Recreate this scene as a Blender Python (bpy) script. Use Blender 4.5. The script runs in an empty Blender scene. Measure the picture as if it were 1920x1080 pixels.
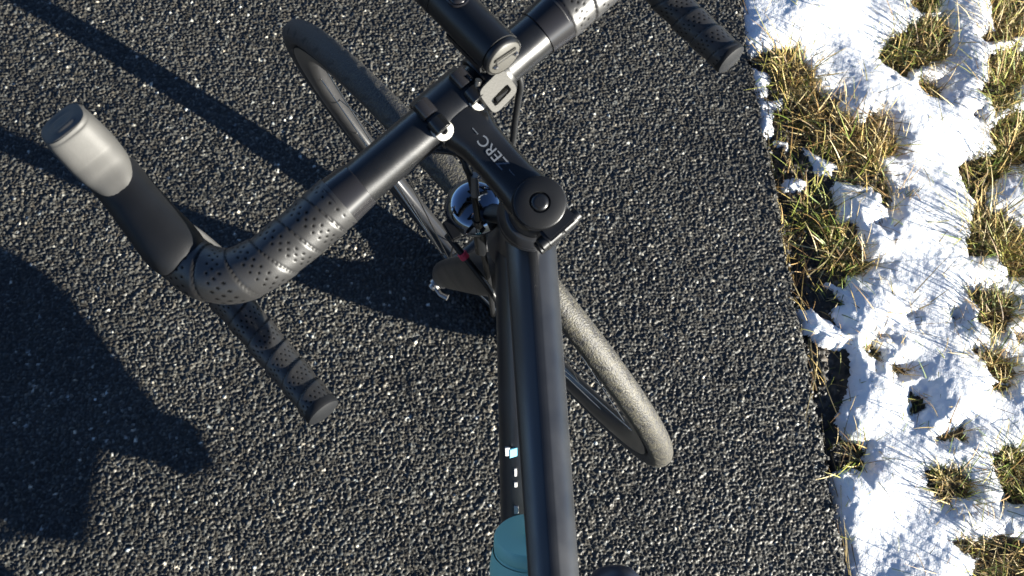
import bpy, bmesh, math, random
import numpy as np
from mathutils import Matrix, Vector, Quaternion
R = math.radians
rng = np.random.default_rng(7)
random.seed(7)
scene = bpy.context.scene
col = scene.collection

# ------------------------------------------------------------------ camera, sky, sun, exposure
LEAN = math.atan(math.sin(R(6.5)))          # the bicycle leans left by this much
HGT = 0.0053
Q = Matrix.Rotation(-LEAN, 3, 'Y')          # bicycle frame -> world
CAMB = Vector((-0.06251, -0.54451, 1.59871))
RMB = Matrix(((0.9976, 0.0405, -0.0558), (-0.0579, 0.9320, -0.3577), (0.0375, 0.3601, 0.9322)))
FPX = 2137.3
RMW = (Q @ RMB).to_quaternion().to_matrix()
CAMW = Q @ CAMB - Vector((0, 0, HGT))
cd = bpy.data.cameras.new('camera'); cam = bpy.data.objects.new('camera', cd); col.objects.link(cam)
cam.matrix_world = Matrix.Translation(CAMW) @ RMW.to_4x4()
cd.sensor_width = 36; cd.lens = FPX / 1920 * 36; cd.clip_start = .02; cd.clip_end = 3000
cd.dof.use_dof = True; cd.dof.focus_distance = 1.20; cd.dof.aperture_fstop = 20
scene.camera = cam

az, el = R(58.4), R(8.6)
SUNB = Vector((-math.sin(az)*math.cos(el), math.cos(az)*math.cos(el), -math.sin(el)))
SUNW = (Q @ SUNB).normalized()              # direction the light travels
SEL = math.asin(-SUNW.z); SROT = math.atan2(-SUNW.x, -SUNW.y)
world = bpy.data.worlds.new('World'); scene.world = world; world.use_nodes = True
wn = world.node_tree.nodes; bg = wn['Background']
sky = wn.new('ShaderNodeTexSky'); sky.sky_type = 'NISHITA'; sky.sun_disc = False
sky.sun_elevation = SEL; sky.sun_rotation = SROT; sky.altitude = 3500; sky.air_density = .62; sky.dust_density = .1; sky.ozone_density = 1.6
world.node_tree.links.new(sky.outputs[0], bg.inputs[0]); bg.inputs[1].default_value = .05
sl = bpy.data.lights.new('sun', 'SUN'); so = bpy.data.objects.new('sun', sl); col.objects.link(so)
sl.energy = 5.0; sl.angle = R(.53); sl.color = (1.0, .95, .84)
so.rotation_euler = SUNW.to_track_quat('-Z', 'Y').to_euler()
scene.view_settings.view_transform = 'Standard'; scene.view_settings.look = 'None'
scene.view_settings.gamma = 1; scene.view_settings.exposure = 2.2

def ray_bike(px, py, z):                    # a point of the bicycle frame at height z
    d = RMB @ Vector(((px-960)/FPX, -(py-540)/FPX, -1))
    return CAMB + d * ((z-CAMB.z)/d.z)
def ray_plane_x(px, py, x=0.):
    d = RMB @ Vector(((px-960)/FPX, -(py-540)/FPX, -1))
    return CAMB + d * ((x-CAMB.x)/d.x)
def gnd(px, py, z=0.):                      # a point of the ground
    d = RMW @ Vector(((px-960)/FPX, -(py-540)/FPX, -1))
    return CAMW + d * ((z-CAMW.z)/d.z)

# ------------------------------------------------------------------ materials
def mat(name, color, rough=.5, metal=0., spec=.5, bump=0., bscale=300., var=0., vscale=40., attr=None, sss=0., coat=0., rvar=0.):
    m = bpy.data.materials.new(name); m.use_nodes = True
    nt = m.node_tree; b = nt.nodes['Principled BSDF']
    b.inputs['Base Color'].default_value = (*color, 1); b.inputs['Roughness'].default_value = rough
    b.inputs['Metallic'].default_value = metal; b.inputs['Specular IOR Level'].default_value = spec
    if coat: b.inputs['Coat Weight'].default_value = coat; b.inputs['Coat Roughness'].default_value = .1
    if sss:
        b.inputs['Subsurface Weight'].default_value = sss; b.inputs['Subsurface Radius'].default_value = (.010, .012, .014); b.inputs['Subsurface Scale'].default_value = .6
    tc = nt.nodes.new('ShaderNodeTexCoord'); src = None
    if attr:
        a = nt.nodes.new('ShaderNodeAttribute'); a.attribute_name = attr; src = a.outputs['Color']
    if var or rvar:
        n = nt.nodes.new('ShaderNodeTexNoise'); n.inputs['Scale'].default_value = vscale; n.inputs['Detail'].default_value = 5
        nt.links.new(tc.outputs['Object'], n.inputs['Vector'])
        if var:
            mr = nt.nodes.new('ShaderNodeMapRange'); mr.inputs[1].default_value = .3; mr.inputs[2].default_value = .7
            mr.inputs[3].default_value = 1-var; mr.inputs[4].default_value = 1+var
            nt.links.new(n.outputs['Fac'], mr.inputs[0])
            mx = nt.nodes.new('ShaderNodeVectorMath'); mx.operation = 'SCALE'
            if src: nt.links.new(src, mx.inputs[0])
            else: mx.inputs[0].default_value = color
            nt.links.new(mr.outputs[0], mx.inputs['Scale']); src = mx.outputs[0]
        if rvar:
            m2 = nt.nodes.new('ShaderNodeMapRange'); m2.inputs[1].default_value = .3; m2.inputs[2].default_value = .7
            m2.inputs[3].default_value = rough-rvar; m2.inputs[4].default_value = rough+rvar
            nt.links.new(n.outputs['Fac'], m2.inputs[0]); nt.links.new(m2.outputs[0], b.inputs['Roughness'])
    if src: nt.links.new(src, b.inputs['Base Color'])
    if bump:
        n = nt.nodes.new('ShaderNodeTexNoise'); n.inputs['Scale'].default_value = bscale; n.inputs['Detail'].default_value = 3
        nt.links.new(tc.outputs['Object'], n.inputs['Vector'])
        bp = nt.nodes.new('ShaderNodeBump'); bp.inputs['Strength'].default_value = bump; bp.inputs['Distance'].default_value = .001
        nt.links.new(n.outputs['Fac'], bp.inputs['Height']); nt.links.new(bp.outputs[0], b.inputs['Normal'])
    return m
M = {}
M['anod'] = mat('black_anodised', (.0045, .005, .006), .30, spec=.65, bump=.05, bscale=2500, rvar=.05, vscale=60)
M['paint'] = mat('matte_black_paint', (.009, .010, .0125), .37, spec=.9, bump=.04, bscale=1500, var=.12, rvar=.05, vscale=35)
M['gloss'] = mat('glossy_black', (.012, .012, .014), .22, spec=.5)
M['plastic'] = mat('black_plastic', (.006, .0065, .0075), .38, spec=.45, bump=.06, bscale=2000)
M['rubber'] = mat('hood_rubber', (.006, .0068, .0085), .55, spec=.3, bump=.12, bscale=1800, var=.2, vscale=50)
M['tip'] = mat('worn_grey_rubber', (.064, .063, .060), .6, bump=.08, bscale=1500, var=.14, vscale=45)
M['tape'] = mat('bar_tape', (.03, .03, .032), 0.43, spec=.8, attr='tint', bump=.08, bscale=1500)
_nt = M['tape'].node_tree; _a = [x for x in _nt.nodes if x.type == 'ATTRIBUTE'][0]; _m = _nt.nodes.new('ShaderNodeMath'); _m.operation = 'MULTIPLY'; _m.inputs[1].default_value = .8
_nt.links.new(_a.outputs['Alpha'], _m.inputs[0]); _nt.links.new(_m.outputs[0], _nt.nodes['Principled BSDF'].inputs['Specular IOR Level'])
M['steel'] = mat('steel', (.34, .33, .32), .35, metal=1)
M['alloy'] = mat('grey_alloy', (.20, .195, .185), .38, metal=.6, bump=.05, bscale=1500)
M['bolt'] = mat('pale_bolt_boss', (.40, .39, .36), .45, bump=.05)
M['chrome'] = mat('mirror_bell', (.17, .20, .25), .06, metal=1)
M['bracket'] = mat('grey_bracket', (.060, .058, .052), .5, bump=.1, bscale=900)
M['rim'] = mat('rim_black', (.026, .026, .027), .28, spec=.7, var=.2, vscale=30)
M['spoke'] = mat('spoke_steel', (.35, .35, .35), .28, metal=1)
M['red'] = mat('red_band', (.55, .03, .07), .5)
M['teal'] = mat('teal_plastic', (.24, .53, .46), .45, sss=.0, bump=.03, bscale=400)
M['print'] = mat('grey_print', (.11, .125, .15), .55)
M['white'] = mat('white_print', (.5, .5, .5), .5)
M['cyan'] = mat('cyan_print', (.16, .50, .66), .5)
M['navy'] = mat('navy_cloth', (.016, .022, .04), .8, spec=.2, bump=.3, bscale=1500)
M['black_cloth'] = mat('black_cloth', (.018, .018, .02), .85, spec=.2, bump=.3, bscale=1500)
M['skin'] = mat('skin', (.48, .27, .19), .55, var=.08)
M['shoe'] = mat('shoe_upper', (.018, .024, .042), .35, var=.2, bump=.05, bscale=600)
M['shoe_grey'] = mat('shoe_strap', (.20, .20, .20), .5)
M['hair'] = mat('hair', (.05, .03, .02), .6)
M['chain'] = mat('chain_steel', (.20, .19, .18), .4, metal=1)

# ------------------------------------------------------------------ mesh building
def V(*a): return Vector(a)
class MB:
    def __init__(self): self.v = []; self.f = []; self.tint = None
    def add(self, v, f):
        o = len(self.v); self.v += [tuple(x) for x in v]; self.f += [tuple(i+o for i in q) for q in f]; return self
    def sweep(self, path, rad, seg=20, prof=None, cap=True, up=None, roundcap=0):
        path = [Vector(p) for p in path]; n = len(path)
        if not isinstance(rad, list): rad = [rad]*n
        rad = [r if hasattr(r, '__len__') else (r, r) for r in rad]
        tg = []
        for i in range(n):
            t = path[min(i+1, n-1)] - path[max(i-1, 0)]; tg.append(t.normalized())
        u = Vector(up) if up else (V(0, 0, 1) if abs(tg[0].z) < .9 else V(1, 0, 0))
        u = (u - tg[0]*u.dot(tg[0])).normalized()
        vs = []
        if prof is None: prof = [(math.cos(2*math.pi*k/seg), math.sin(2*math.pi*k/seg)) for k in range(seg)]
        seg = len(prof)
        for i in range(n):
            if i and not up:
                q = tg[i-1].rotation_difference(tg[i]); u = q @ u
            else:
                u = Vector(up) if up else u
            u = (u - tg[i]*u.dot(tg[i])).normalized(); w = tg[i].cross(u)
            a, b = rad[i]
            for c, s in prof: vs.append(path[i] + w*(a*c) + u*(b*s))
        fs = []
        for i in range(n-1):
            for k in range(seg):
                k2 = (k+1) % seg
                fs.append((i*seg+k, i*seg+k2, (i+1)*seg+k2, (i+1)*seg+k))
        if cap:
            fs.append(tuple(range(seg))[::-1]); fs.append(tuple((n-1)*seg+k for k in range(seg)))
        return self.add(vs, fs)
    def lathe(self, prof, A, axis, seg=28, cap=True):      # prof = [(distance along the axis, radius)]
        axis = Vector(axis).normalized(); A = Vector(A)
        u = V(0, 0, 1) if abs(axis.z) < .9 else V(1, 0, 0)
        u = (u-axis*u.dot(axis)).normalized(); w = axis.cross(u)
        vs = []; n = len(prof)
        for d, r in prof:
            for k in range(seg):
                t = 2*math.pi*k/seg; vs.append(A + axis*d + w*(r*math.cos(t)) + u*(r*math.sin(t)))
        fs = [(i*seg+k, i*seg+(k+1) % seg, (i+1)*seg+(k+1) % seg, (i+1)*seg+k) for i in range(n-1) for k in range(seg)]
        if cap: fs += [tuple(range(seg))[::-1], tuple((n-1)*seg+k for k in range(seg))]
        return self.add(vs, fs)
    def ring(self, prof, c, seg=160, close=True):          # revolve a section (radius, lateral x) round the x axis through c
        n = len(prof); vs = []
        for k in range(seg):
            t = 2*math.pi*k/seg
            for r, x in prof: vs.append((c[0]+x, c[1]+r*math.cos(t), c[2]+r*math.sin(t)))
        fs = []
        for k in range(seg):
            k2 = (k+1) % seg
            for i in range(n if close else n-1):
                j = (i+1) % n; fs.append((k*n+i, k*n+j, k2*n+j, k2*n+i))
        return self.add(vs, fs)
    def box(self, c, ax, half, bev=.0):
        c = Vector(c); X, Y, Z = [Vector(a).normalized() for a in ax]; hx, hy, hz = half
        bm = bmesh.new(); bmesh.ops.create_cube(bm, size=2)
        for v in bm.verts: v.co = V(v.co.x*hx, v.co.y*hy, v.co.z*hz)
        if bev: bmesh.ops.bevel(bm, geom=bm.edges[:], offset=bev, segments=2, affect='EDGES')
        bm.verts.index_update()
        vs = [c+X*v.co.x+Y*v.co.y+Z*v.co.z for v in bm.verts]; fs = [tuple(v.index for v in f.verts) for f in bm.faces]
        bm.free(); return self.add(vs, fs)
    def mesh(self, name, m, ang=40):
        me = bpy.data.meshes.new(name); me.from_pydata(self.v, [], self.f)
        bm = bmesh.new(); bm.from_mesh(me); bmesh.ops.recalc_face_normals(bm, faces=bm.faces[:]); bm.to_mesh(me); bm.free()
        me.materials.append(m); me.shade_smooth()
        if ang: me.set_sharp_from_angle(angle=R(ang))
        return me
    def build(self, name, m, parent=None, mtx=None, ang=40):
        o = bpy.data.objects.new(name, self.mesh(name, m, ang)); col.objects.link(o)
        if parent: o.parent = parent
        if mtx is not None: o.matrix_local = mtx
        return o
def empty(name, parent=None, mtx=None):
    o = bpy.data.objects.new(name, None); col.objects.link(o); o.empty_display_size = .05
    if parent: o.parent = parent
    if mtx is not None: o.matrix_local = mtx
    return o
def tag(o, label=None, cat=None, group=None, kind=None):
    if label: o['label'] = label
    if cat: o['category'] = cat
    if group: o['group'] = group
    if kind: o['kind'] = kind
    return o
def catmull(pts, n=8):
    P = [Vector(p) for p in pts]; P = [P[0]*2-P[1]] + P + [P[-1]*2-P[-2]]; out = []
    for i in range(1, len(P)-2):
        for k in range(n):
            t = k/n; a, b, c, d = P[i-1], P[i], P[i+1], P[i+2]
            out.append(.5*((2*b)+(c-a)*t+(2*a-5*b+4*c-d)*t*t+(3*b-a-3*c+d)*t*t*t))
    out.append(P[-2]); return out
def catn(vals, n=8):
    return [tuple(v[:2]) for v in catmull([(a, b, 0) for a, b in vals], n)]
def grid_mesh(name, xs, ys, Z, m, keep=None, attr=None, smooth=True, XY=None):
    nx, ny = len(xs), len(ys)
    if XY is None: X, Y = np.meshgrid(xs, ys)
    else: X, Y = XY
    co = np.stack([X, Y, Z], -1).reshape(-1, 3).astype(np.float32)
    idx = np.arange(nx*ny).reshape(ny, nx)
    q = np.stack([idx[:-1, :-1], idx[:-1, 1:], idx[1:, 1:], idx[1:, :-1]], -1)
    if keep is not None:
        k = keep[:-1, :-1] & keep[:-1, 1:] & keep[1:, 1:] & keep[1:, :-1]; q = q[k]
    q = q.reshape(-1, 4)
    used = np.unique(q); remap = np.zeros(nx*ny, np.int64); remap[used] = np.arange(len(used)); q = remap[q]; co = co[used]
    me = bpy.data.meshes.new(name); me.vertices.add(len(co)); me.vertices.foreach_set('co', co.ravel())
    me.loops.add(q.size); me.loops.foreach_set('vertex_index', q.ravel().astype(np.int32))
    me.polygons.add(len(q)); me.polygons.foreach_set('loop_start', np.arange(0, q.size, 4, dtype=np.int32))
    me.polygons.foreach_set('loop_total', np.full(len(q), 4, np.int32))
    me.update(); me.validate()
    if attr is not None:
        a = me.attributes.new('tint', 'FLOAT_COLOR', 'POINT'); c = attr.reshape(-1, 3)[used]
        a.data.foreach_set('color', np.c_[c, np.ones(len(c))].astype(np.float32).ravel())
    me.materials.append(m)
    if smooth: me.shade_smooth()
    o = bpy.data.objects.new(name, me); col.objects.link(o); return o
def vnoise(X, Y, s, seed):                   # smooth value noise of cell size s, in [-1, 1]
    r = np.random.default_rng(seed).uniform(-1, 1, (256, 256)); x = X/s; y = Y/s
    i = np.floor(x).astype(int); j = np.floor(y).astype(int); u = x-i; v = y-j
    u = u*u*u*(u*(u*6-15)+10); v = v*v*v*(v*(v*6-15)+10)
    g = lambda a, b: r[b % 256, a % 256]
    return (g(i, j)*(1-u)+g(i+1, j)*u)*(1-v)+(g(i, j+1)*(1-u)+g(i+1, j+1)*u)*v
def stones(X, Y, pitch, seed, gap, smin, tilt):
    """crushed stones packed in a bed: height field and the number of the stone at each point"""
    r = np.random.default_rng(seed); N = 512
    jx = r.uniform(.05, .95, (N, N)); jy = r.uniform(.05, .95, (N, N))
    gi = np.floor(X/pitch).astype(int); gj = np.floor(Y/pitch).astype(int)
    f1 = np.full(X.shape, 9.); f2 = np.full(X.shape, 9.); best = np.zeros(X.shape, int); dx1 = np.zeros(X.shape); dy1 = np.zeros(X.shape)
    for a in (-1, 0, 1):
        for b in (-1, 0, 1):
            ii = (gi+a); jj = (gj+b); k = (jj % N)*N+(ii % N)
            dx = X/pitch-(ii+jx[jj % N, ii % N]); dy = Y/pitch-(jj+jy[jj % N, ii % N])
            d = np.sqrt(dx*dx+dy*dy); m = d < f1
            f2 = np.where(m, f1, np.minimum(f2, d)); best = np.where(m, k, best)
            dx1 = np.where(m, dx, dx1); dy1 = np.where(m, dy, dy1); f1 = np.where(m, d, f1)
    base = r.uniform(smin, 0, N*N); tx = r.normal(0, tilt, N*N); ty = r.normal(0, tilt, N*N)
    tx2 = r.normal(0, tilt*1.3, N*N); ty2 = r.normal(0, tilt*1.3, N*N)
    e = np.clip((f2-f1)/gap, 0, 1); e = 1-(1-e)**2
    p1 = tx[best]*dx1+ty[best]*dy1; p2 = tx2[best]*dx1+ty2[best]*dy1+.12*tilt
    top = base[best]+np.minimum(p1, p2)*pitch
    return top*e+(smin*1.35)*(1-e), best, e

# ------------------------------------------------------------------ the ground
E0, E1 = gnd(1390, 0), gnd(1592, 1080)
def edge_x(y): return E0.x+(np.asarray(y)-E0.y)*(E1.x-E0.x)/(E1.y-E0.y)
M['asphalt'] = mat('asphalt_stones', (.06, .06, .06), .50, spec=.5, attr='tint', bump=.25, bscale=1400)
M['asphalt_far'] = mat('asphalt_far', (.05, .05, .05), .75, bump=.9, bscale=160, var=.35, vscale=120)
M['soil'] = mat('wet_soil', (.03, .022, .015), .6, attr='tint', bump=.5, bscale=900)
M['snow'] = mat('snow', (.78, .80, .83), .55, spec=.3, bump=.8, bscale=380, sss=.25)
M['field'] = mat('winter_field', (.07, .065, .03), .9, var=.5, vscale=3, bump=.8, bscale=30)

ST = .00165
xs = np.arange(-1.02, .56, ST); ys = np.arange(-.50, .80, ST)
X, Y = np.meshgrid(xs, ys)
H1, id1, e1 = stones(X, Y, .0046, 11, .38, -.0017, .42)
H2, id2, e2 = stones(X+.3, Y+.7, .0028, 12, .5, -.0010, .45)
big = vnoise(X, Y, .02, 3)*.5+vnoise(X, Y, .05, 4)*.5
Z = np.where(H1 < -.00132, H1*.6+H2*.9-.0005, H1)+big*.0008
r = np.random.default_rng(21)
alb = np.exp(r.normal(math.log(.047), .42, 512*512)); pale = r.random(512*512) < .020; alb[pale] = r.uniform(.2, .6, pale.sum())
warm = r.normal(0, .05, 512*512)
A = alb[id1]*e1+.022*(1-e1); A = np.where(H1 < -.0015, .6*A+.3*alb[id2]*.5, A)
A *= 1+.20*vnoise(X, Y, .11, 8)+.14*vnoise(X, Y, .035, 18)
W = warm[id1]
tint = np.stack([A*(1.03+W), A, A*(.87-W)], -1)
keep = X < edge_x(Y)+.006*vnoise(X*0+3.3, Y, .03, 5)+.0035*vnoise(X, Y, .008, 6)
ed = np.clip((edge_x(Y)-X)/.012, -.5, 1); Z = Z-.005*(1-ed)**2*(ed < 1)
path_obj = grid_mesh('asphalt_path', xs, ys, Z, M['asphalt'], keep, tint)
tag(path_obj, kind='structure')
mb = MB()
for (x0, x1, y0, y1) in ((-2.3, -1.019, -60, 60), (-1.019, .44, .797, 60), (-1.019, .44, -60, -.497)):
    mb.add([(x0, y0, -.002), (x1, y0, -.002), (x1, y1, -.002), (x0, y1, -.002)], [(0, 1, 2, 3)])
mb.add([(-2.3, -60, -.02), (.46, -60, -.02), (.46, 60, -.02), (-2.3, 60, -.02)], [(0, 1, 2, 3)])
o = mb.build('path_beyond', M['asphalt_far']); tag(o, kind='structure')
mb = MB(); mb.add([(-900, -900, -.045), (900, -900, -.045), (900, 900, -.045), (-900, 900, -.045)], [(0, 1, 2, 3)])
tag(mb.build('ground', M['field']), kind='structure')

# verge: dark crumbly soil under snow and grass
VX0, VX1, VY0, VY1 = .40, 1.35, -.62, .86
xs = np.arange(VX0, VX1, .0028); ys = np.arange(VY0, VY1, .0028); X, Y = np.meshgrid(xs, ys)
H1, id1, e1 = stones(X+5, Y+2, .009, 31, .5, -.006, .8)
H2, id2, e2 = stones(X+8, Y+1, .005, 32, .5, -.003, .7)
dist = X-edge_x(Y)
Z = -.014+.6*H1+.5*H2+.006*vnoise(X, Y, .03, 33)+.008*vnoise(X, Y, .09, 34)+.012*np.clip((dist-.05)/.2, 0, 1)-.010*np.exp(-(dist/.02)**2)
A = np.exp(np.random.default_rng(5).normal(math.log(.028), .5, 512*512))[id1]*(1+.3*vnoise(X, Y, .05, 9))
g = np.clip(.5+.6*vnoise(X, Y, .07, 35)+(dist-.12)*4, 0, 1)[..., None]
tint = A[..., None]*((1-g)*np.array([1.0, .92, .82])+g*np.array([1.5, 1.05, .55]))
soil = grid_mesh('soil', xs, ys, Z, M['soil'], X > edge_x(Y)-.02, tint); tag(soil, kind='structure')
SOILZ = Z; SX, SY = xs, ys
def soil_z(x, y):
    i = int(np.clip((x-VX0)/.0028, 0, len(SX)-1)); j = int(np.clip((y-VY0)/.0028, 0, len(SY)-1)); return float(SOILZ[j, i])

# snow: outline and bare patches, given as outlines on the ground
snow_left = [(1405, -60), (1400, 10), (1395, 67), (1410, 93), (1450, 83), (1490, 87), (1523, 117), (1537, 157), (1553, 167), (1583, 180), (1580, 207),
 (1620, 233), (1627, 213), (1657, 213), (1670, 233), (1687, 260), (1687, 287), (1650, 297), (1657, 320), (1680, 357), (1667, 402), (1647, 362), (1573, 353),
 (1583, 410), (1610, 423), (1630, 477), (1657, 493), (1620, 513), (1597, 507), (1593, 537), (1560, 530), (1587, 563), (1567, 580), (1587, 617), (1560, 607),
 (1527, 577), (1507, 580), (1513, 613), (1547, 637), (1593, 643), (1607, 677), (1613, 707), (1603, 747), (1587, 770), (1600, 817), (1633, 820), (1643, 860),
 (1627, 890), (1593, 880), (1570, 890), (1577, 927), (1587, 987), (1600, 1020), (1603, 1080), (1610, 1180), (1640, 1300), (2600, 1300), (2600, -300), (1500, -300), (1440, -200)]
c1 = lambda L: [(1380+a/3, b/3) for a, b in L]
c2 = lambda L: [(1380+a/3, 350+b/3) for a, b in L]
c3 = lambda L: [(1380+a/3, 720+b/3) for a, b in L]
holes = [c1([(790, 320), (880, 200), (960, 140), (1050, 90), (1180, 70), (1210, 200), (1220, 330), (1150, 340), (1090, 360), (1030, 370), (970, 440), (880, 400), (830, 350)]),
 c1([(1030, 430), (1170, 450), (1180, 560), (1100, 540), (1040, 500)]), c1([(970, -120), (1180, -120), (1160, 60), (1050, 70), (990, 20)]),
 c1([(1370, 190), (1440, 160), (1420, -90), (1760, -90), (1760, 200), (1620, 200), (1480, 250), (1390, 240)]),
 c1([(1350, 520), (1420, 470), (1400, 300), (1560, 240), (1640, 300), (1640, 420), (1540, 600), (1460, 650), (1440, 590)]),
 c1([(1330, 630), (1380, 600), (1370, 680)]), c1([(1440, 720), (1520, 640), (1700, 600), (1700, 900), (1560, 930), (1470, 1030), (1440, 1075), (1300, 1060), (1250, 920), (1340, 870), (1470, 850)]),
 c2([(1300, -10), (1430, -10), (1440, 100), (1560, 200), (1720, 240), (1720, 480), (1540, 520), (1480, 400), (1300, 390), (1290, 300), (1350, 80)]),
 c2([(1290, 590), (1350, 560), (1480, 560), (1590, 640), (1540, 760), (1500, 830), (1420, 840), (1350, 760), (1360, 680)]),
 c2([(1300, 920), (1400, 890), (1500, 960), (1570, 1050), (1520, 1120), (1440, 1090), (1380, 1010)]),
 c2([(770, 205), (840, 195), (830, 235)]), c2([(950, 690), (1010, 700), (1000, 745), (965, 735)]), c2([(1195, 715), (1250, 690), (1285, 720), (1265, 765), (1215, 750)]),
 c2([(780, 820), (840, 810), (890, 865), (830, 860)]), c2([(730, 880), (780, 865), (830, 930), (800, 975), (755, 930)]), c2([(890, 990), (960, 985), (990, 1040), (930, 1055)]),
 c2([(1535, 800), (1640, 850), (1640, 900), (1560, 860)]),
 c3([(980, 20), (1070, 40), (1110, 110), (1040, 190), (980, 140)]), c3([(1140, 300), (1220, 250), (1290, 220), (1300, 320), (1200, 330)]),
 c3([(1100, 460), (1270, 450), (1350, 560), (1330, 620), (1200, 650), (1080, 570)]), c3([(1430, 380), (1500, 330), (1720, 420), (1720, 700), (1500, 680), (1480, 540)]),
 c3([(1210, 880), (1300, 860), (1400, 880), (1520, 840), (1720, 880), (1720, 1200), (1300, 1200), (1300, 1080), (1380, 990), (1280, 930)]), c3([(1430, 0), (1540, -20), (1545, 30), (1470, 55)])]
bits = [[(1407, 127), (1425, 124), (1442, 140), (1440, 172), (1420, 172), (1408, 150)], [(1428, 182), (1465, 184), (1462, 196), (1432, 195)], [(1434, 200), (1455, 205), (1456, 235), (1437, 246), (1430, 230)],
 [(1462, 258), (1486, 260), (1480, 268)], [(1428, 290), (1440, 290), (1446, 302), (1432, 302)], [(1515, 275), (1545, 290), (1570, 308), (1565, 325), (1535, 318), (1528, 300)], [(1482, 335), (1512, 335), (1508, 350), (1480, 350)], [(1565, 338), (1610, 345), (1640, 356), (1600, 366), (1570, 356)]]
rh = np.random.default_rng(3)
for _ in range(60):                          # bare patches outside the view
    x, y = rh.uniform(.55, 1.5), rh.uniform(-.7, 1.1); w = rh.uniform(.02, .07)
    pxy = RMW.transposed() @ (Vector((x, y, 0))-CAMW); px = 960-FPX*pxy.x/pxy.z; py = 540+FPX*pxy.y/pxy.z
    if -90 < px < 2010 and -90 < py < 1170: continue
    holes.append([('w', x+w*math.cos(t)*rh.uniform(.6, 1.2), y+w*math.sin(t)*rh.uniform(.6, 1.2)) for t in np.arange(9)*2*math.pi/9])
def toworld(poly): return np.array([(p[1], p[2]) if p[0] == 'w' else tuple(gnd(*p).xy) for p in poly])
def sdist(X, Y, poly):                       # signed distance, positive inside
    P = poly; d = np.full(X.shape, 1e9); ins = np.zeros(X.shape, bool); n = len(P)
    for i in range(n):
        a = P[i]; b = P[(i+1) % n]; ab = b-a; L = ab@ab+1e-12
        t = np.clip(((X-a[0])*ab[0]+(Y-a[1])*ab[1])/L, 0, 1)
        d = np.minimum(d, (X-a[0]-t*ab[0])**2+(Y-a[1]-t*ab[1])**2)
        if a[1] != b[1]:
            c = ((a[1] > Y) != (b[1] > Y)) & (X < (b[0]-a[0])*(Y-a[1])/(b[1]-a[1])+a[0]); ins ^= c
    d = np.sqrt(d); return np.where(ins, d, -d)
xs = np.arange(.43, 1.33, .0024); ys = np.arange(-.60, .84, .0024); X, Y = np.meshgrid(xs, ys)
wx = X+.0040*vnoise(X, Y, .020, 51)+.0030*vnoise(X, Y, .008, 52); wy = Y+.0040*vnoise(X, Y, .020, 53)+.0030*vnoise(X, Y, .008, 54)
D = sdist(wx, wy, toworld(snow_left))
for hpoly in holes:
    P = toworld(hpoly); lo = P.min(0)-.07; hi = P.max(0)+.07
    m = (X > lo[0]) & (X < hi[0]) & (Y > lo[1]) & (Y < hi[1])
    D[m] = np.minimum(D[m], -sdist(wx[m], wy[m], P))
D += .0025
for hpoly in bits:
    P = toworld(hpoly); lo = P.min(0)-.03; hi = P.max(0)+.03
    m = (X > lo[0]) & (X < hi[0]) & (Y > lo[1]) & (Y < hi[1])
    D[m] = np.maximum(D[m], sdist(wx[m], wy[m], P)*.8)
base = -.012+.012*np.clip((X-edge_x(Y)-.05)/.2, 0, 1)+.008*vnoise(X, Y, .09, 34)
thick = .0115*(1-np.exp(-np.clip(D, 0, 1)/.016))
SNZ = base+thick+np.clip(D/.03, 0, 1)*(.0050*vnoise(X, Y, .085, 61)+.0006*vnoise(X, Y, .028, 62)+.00025*vnoise(X, Y, .010, 63))+.00045*vnoise(X, Y, .005, 64)-.0015*(D < .004)+np.where(D < 0, D*1.8, 0)
snow = grid_mesh('snow', xs, ys, SNZ, M['snow'], D > -.006)
tag(snow, label='patchy melting snow lying on the grass verge', kind='stuff')
SNOWX, SNOWY, SNOWD = xs, ys, D
def top_z(x, y):
    i = int(np.clip((x-.43)/.0024, 0, len(SNOWX)-1)); j = int(np.clip((y+.60)/.0024, 0, len(SNOWY)-1))
    return max(float(SNZ[j, i]) if SNOWD[j, i] > 0 else -1, soil_z(x, y))
# ------------------------------------------------------------------ the bicycle (built upright in its own frame: x right, y forward)
HA = R(73)
AX = V(0, -math.cos(HA), math.sin(HA)); PP = V(0, math.sin(HA), math.cos(HA))
A0 = V(0, 0, .34)-PP*.045
STEER = .6738
SM = Matrix.Translation(A0) @ Matrix.Rotation(STEER, 4, AX) @ Matrix.Translation(-A0)
SMI = SM.inverted()
SCAP = .6204
BD = V(0, .968, .250).normalized()
BAR = A0+AX*(SCAP-.022)+BD*.0908
bike = empty('road_bicycle'); bike.location = (0, 0, -HGT); bike.rotation_euler = (0, -LEAN, 0)
tag(bike, 'black drop bar road bicycle leaning on the path with its front wheel turned left', 'bicycle')
BB = V(0, -.615, .275); TT0 = A0+AX*.517; TT1 = V(0, -.745, .818); RA = V(0, -1.02, .34)
# frame tubes
def flat_prof(n=40, p=2.6):
    out = []
    for k in range(n):
        t = 2*math.pi*k/n; c, s = math.cos(t), math.sin(t)
        out.append((math.copysign(abs(c)**(2/p), c), math.copysign(abs(s)**(2/p), s)))
    return out
n = 24
path = [TT0+(TT1-TT0)*(i/n) for i in range(n+1)]
ttp = [(-1, .0), (-.985, .2), (-.92, .36), (-.55, .66), (-.24, .92), (-.12, .985), (0, 1.0), (.12, .985), (.24, .92), (.55, .66), (.92, .36), (.985, .2), (1, .0), (.97, -.4), (.82, -.76), (.5, -.95), (0, -1), (-.5, -.95), (-.82, -.76), (-.97, -.4)]
ttp = [(a*.38+.62*a/math.hypot(a, b), b*.38+.62*b/math.hypot(a, b)) for a, b in ttp]
ttp = [tuple(v[:2]) for v in catmull([(a, b, 0) for a, b in ttp+ttp[:1]], 4)][:-1]
rad = [(.0190-.0026*min(1, i/n*1.6), .0170-.003*min(1, i/n*1.6)) for i in range(n+1)]
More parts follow.
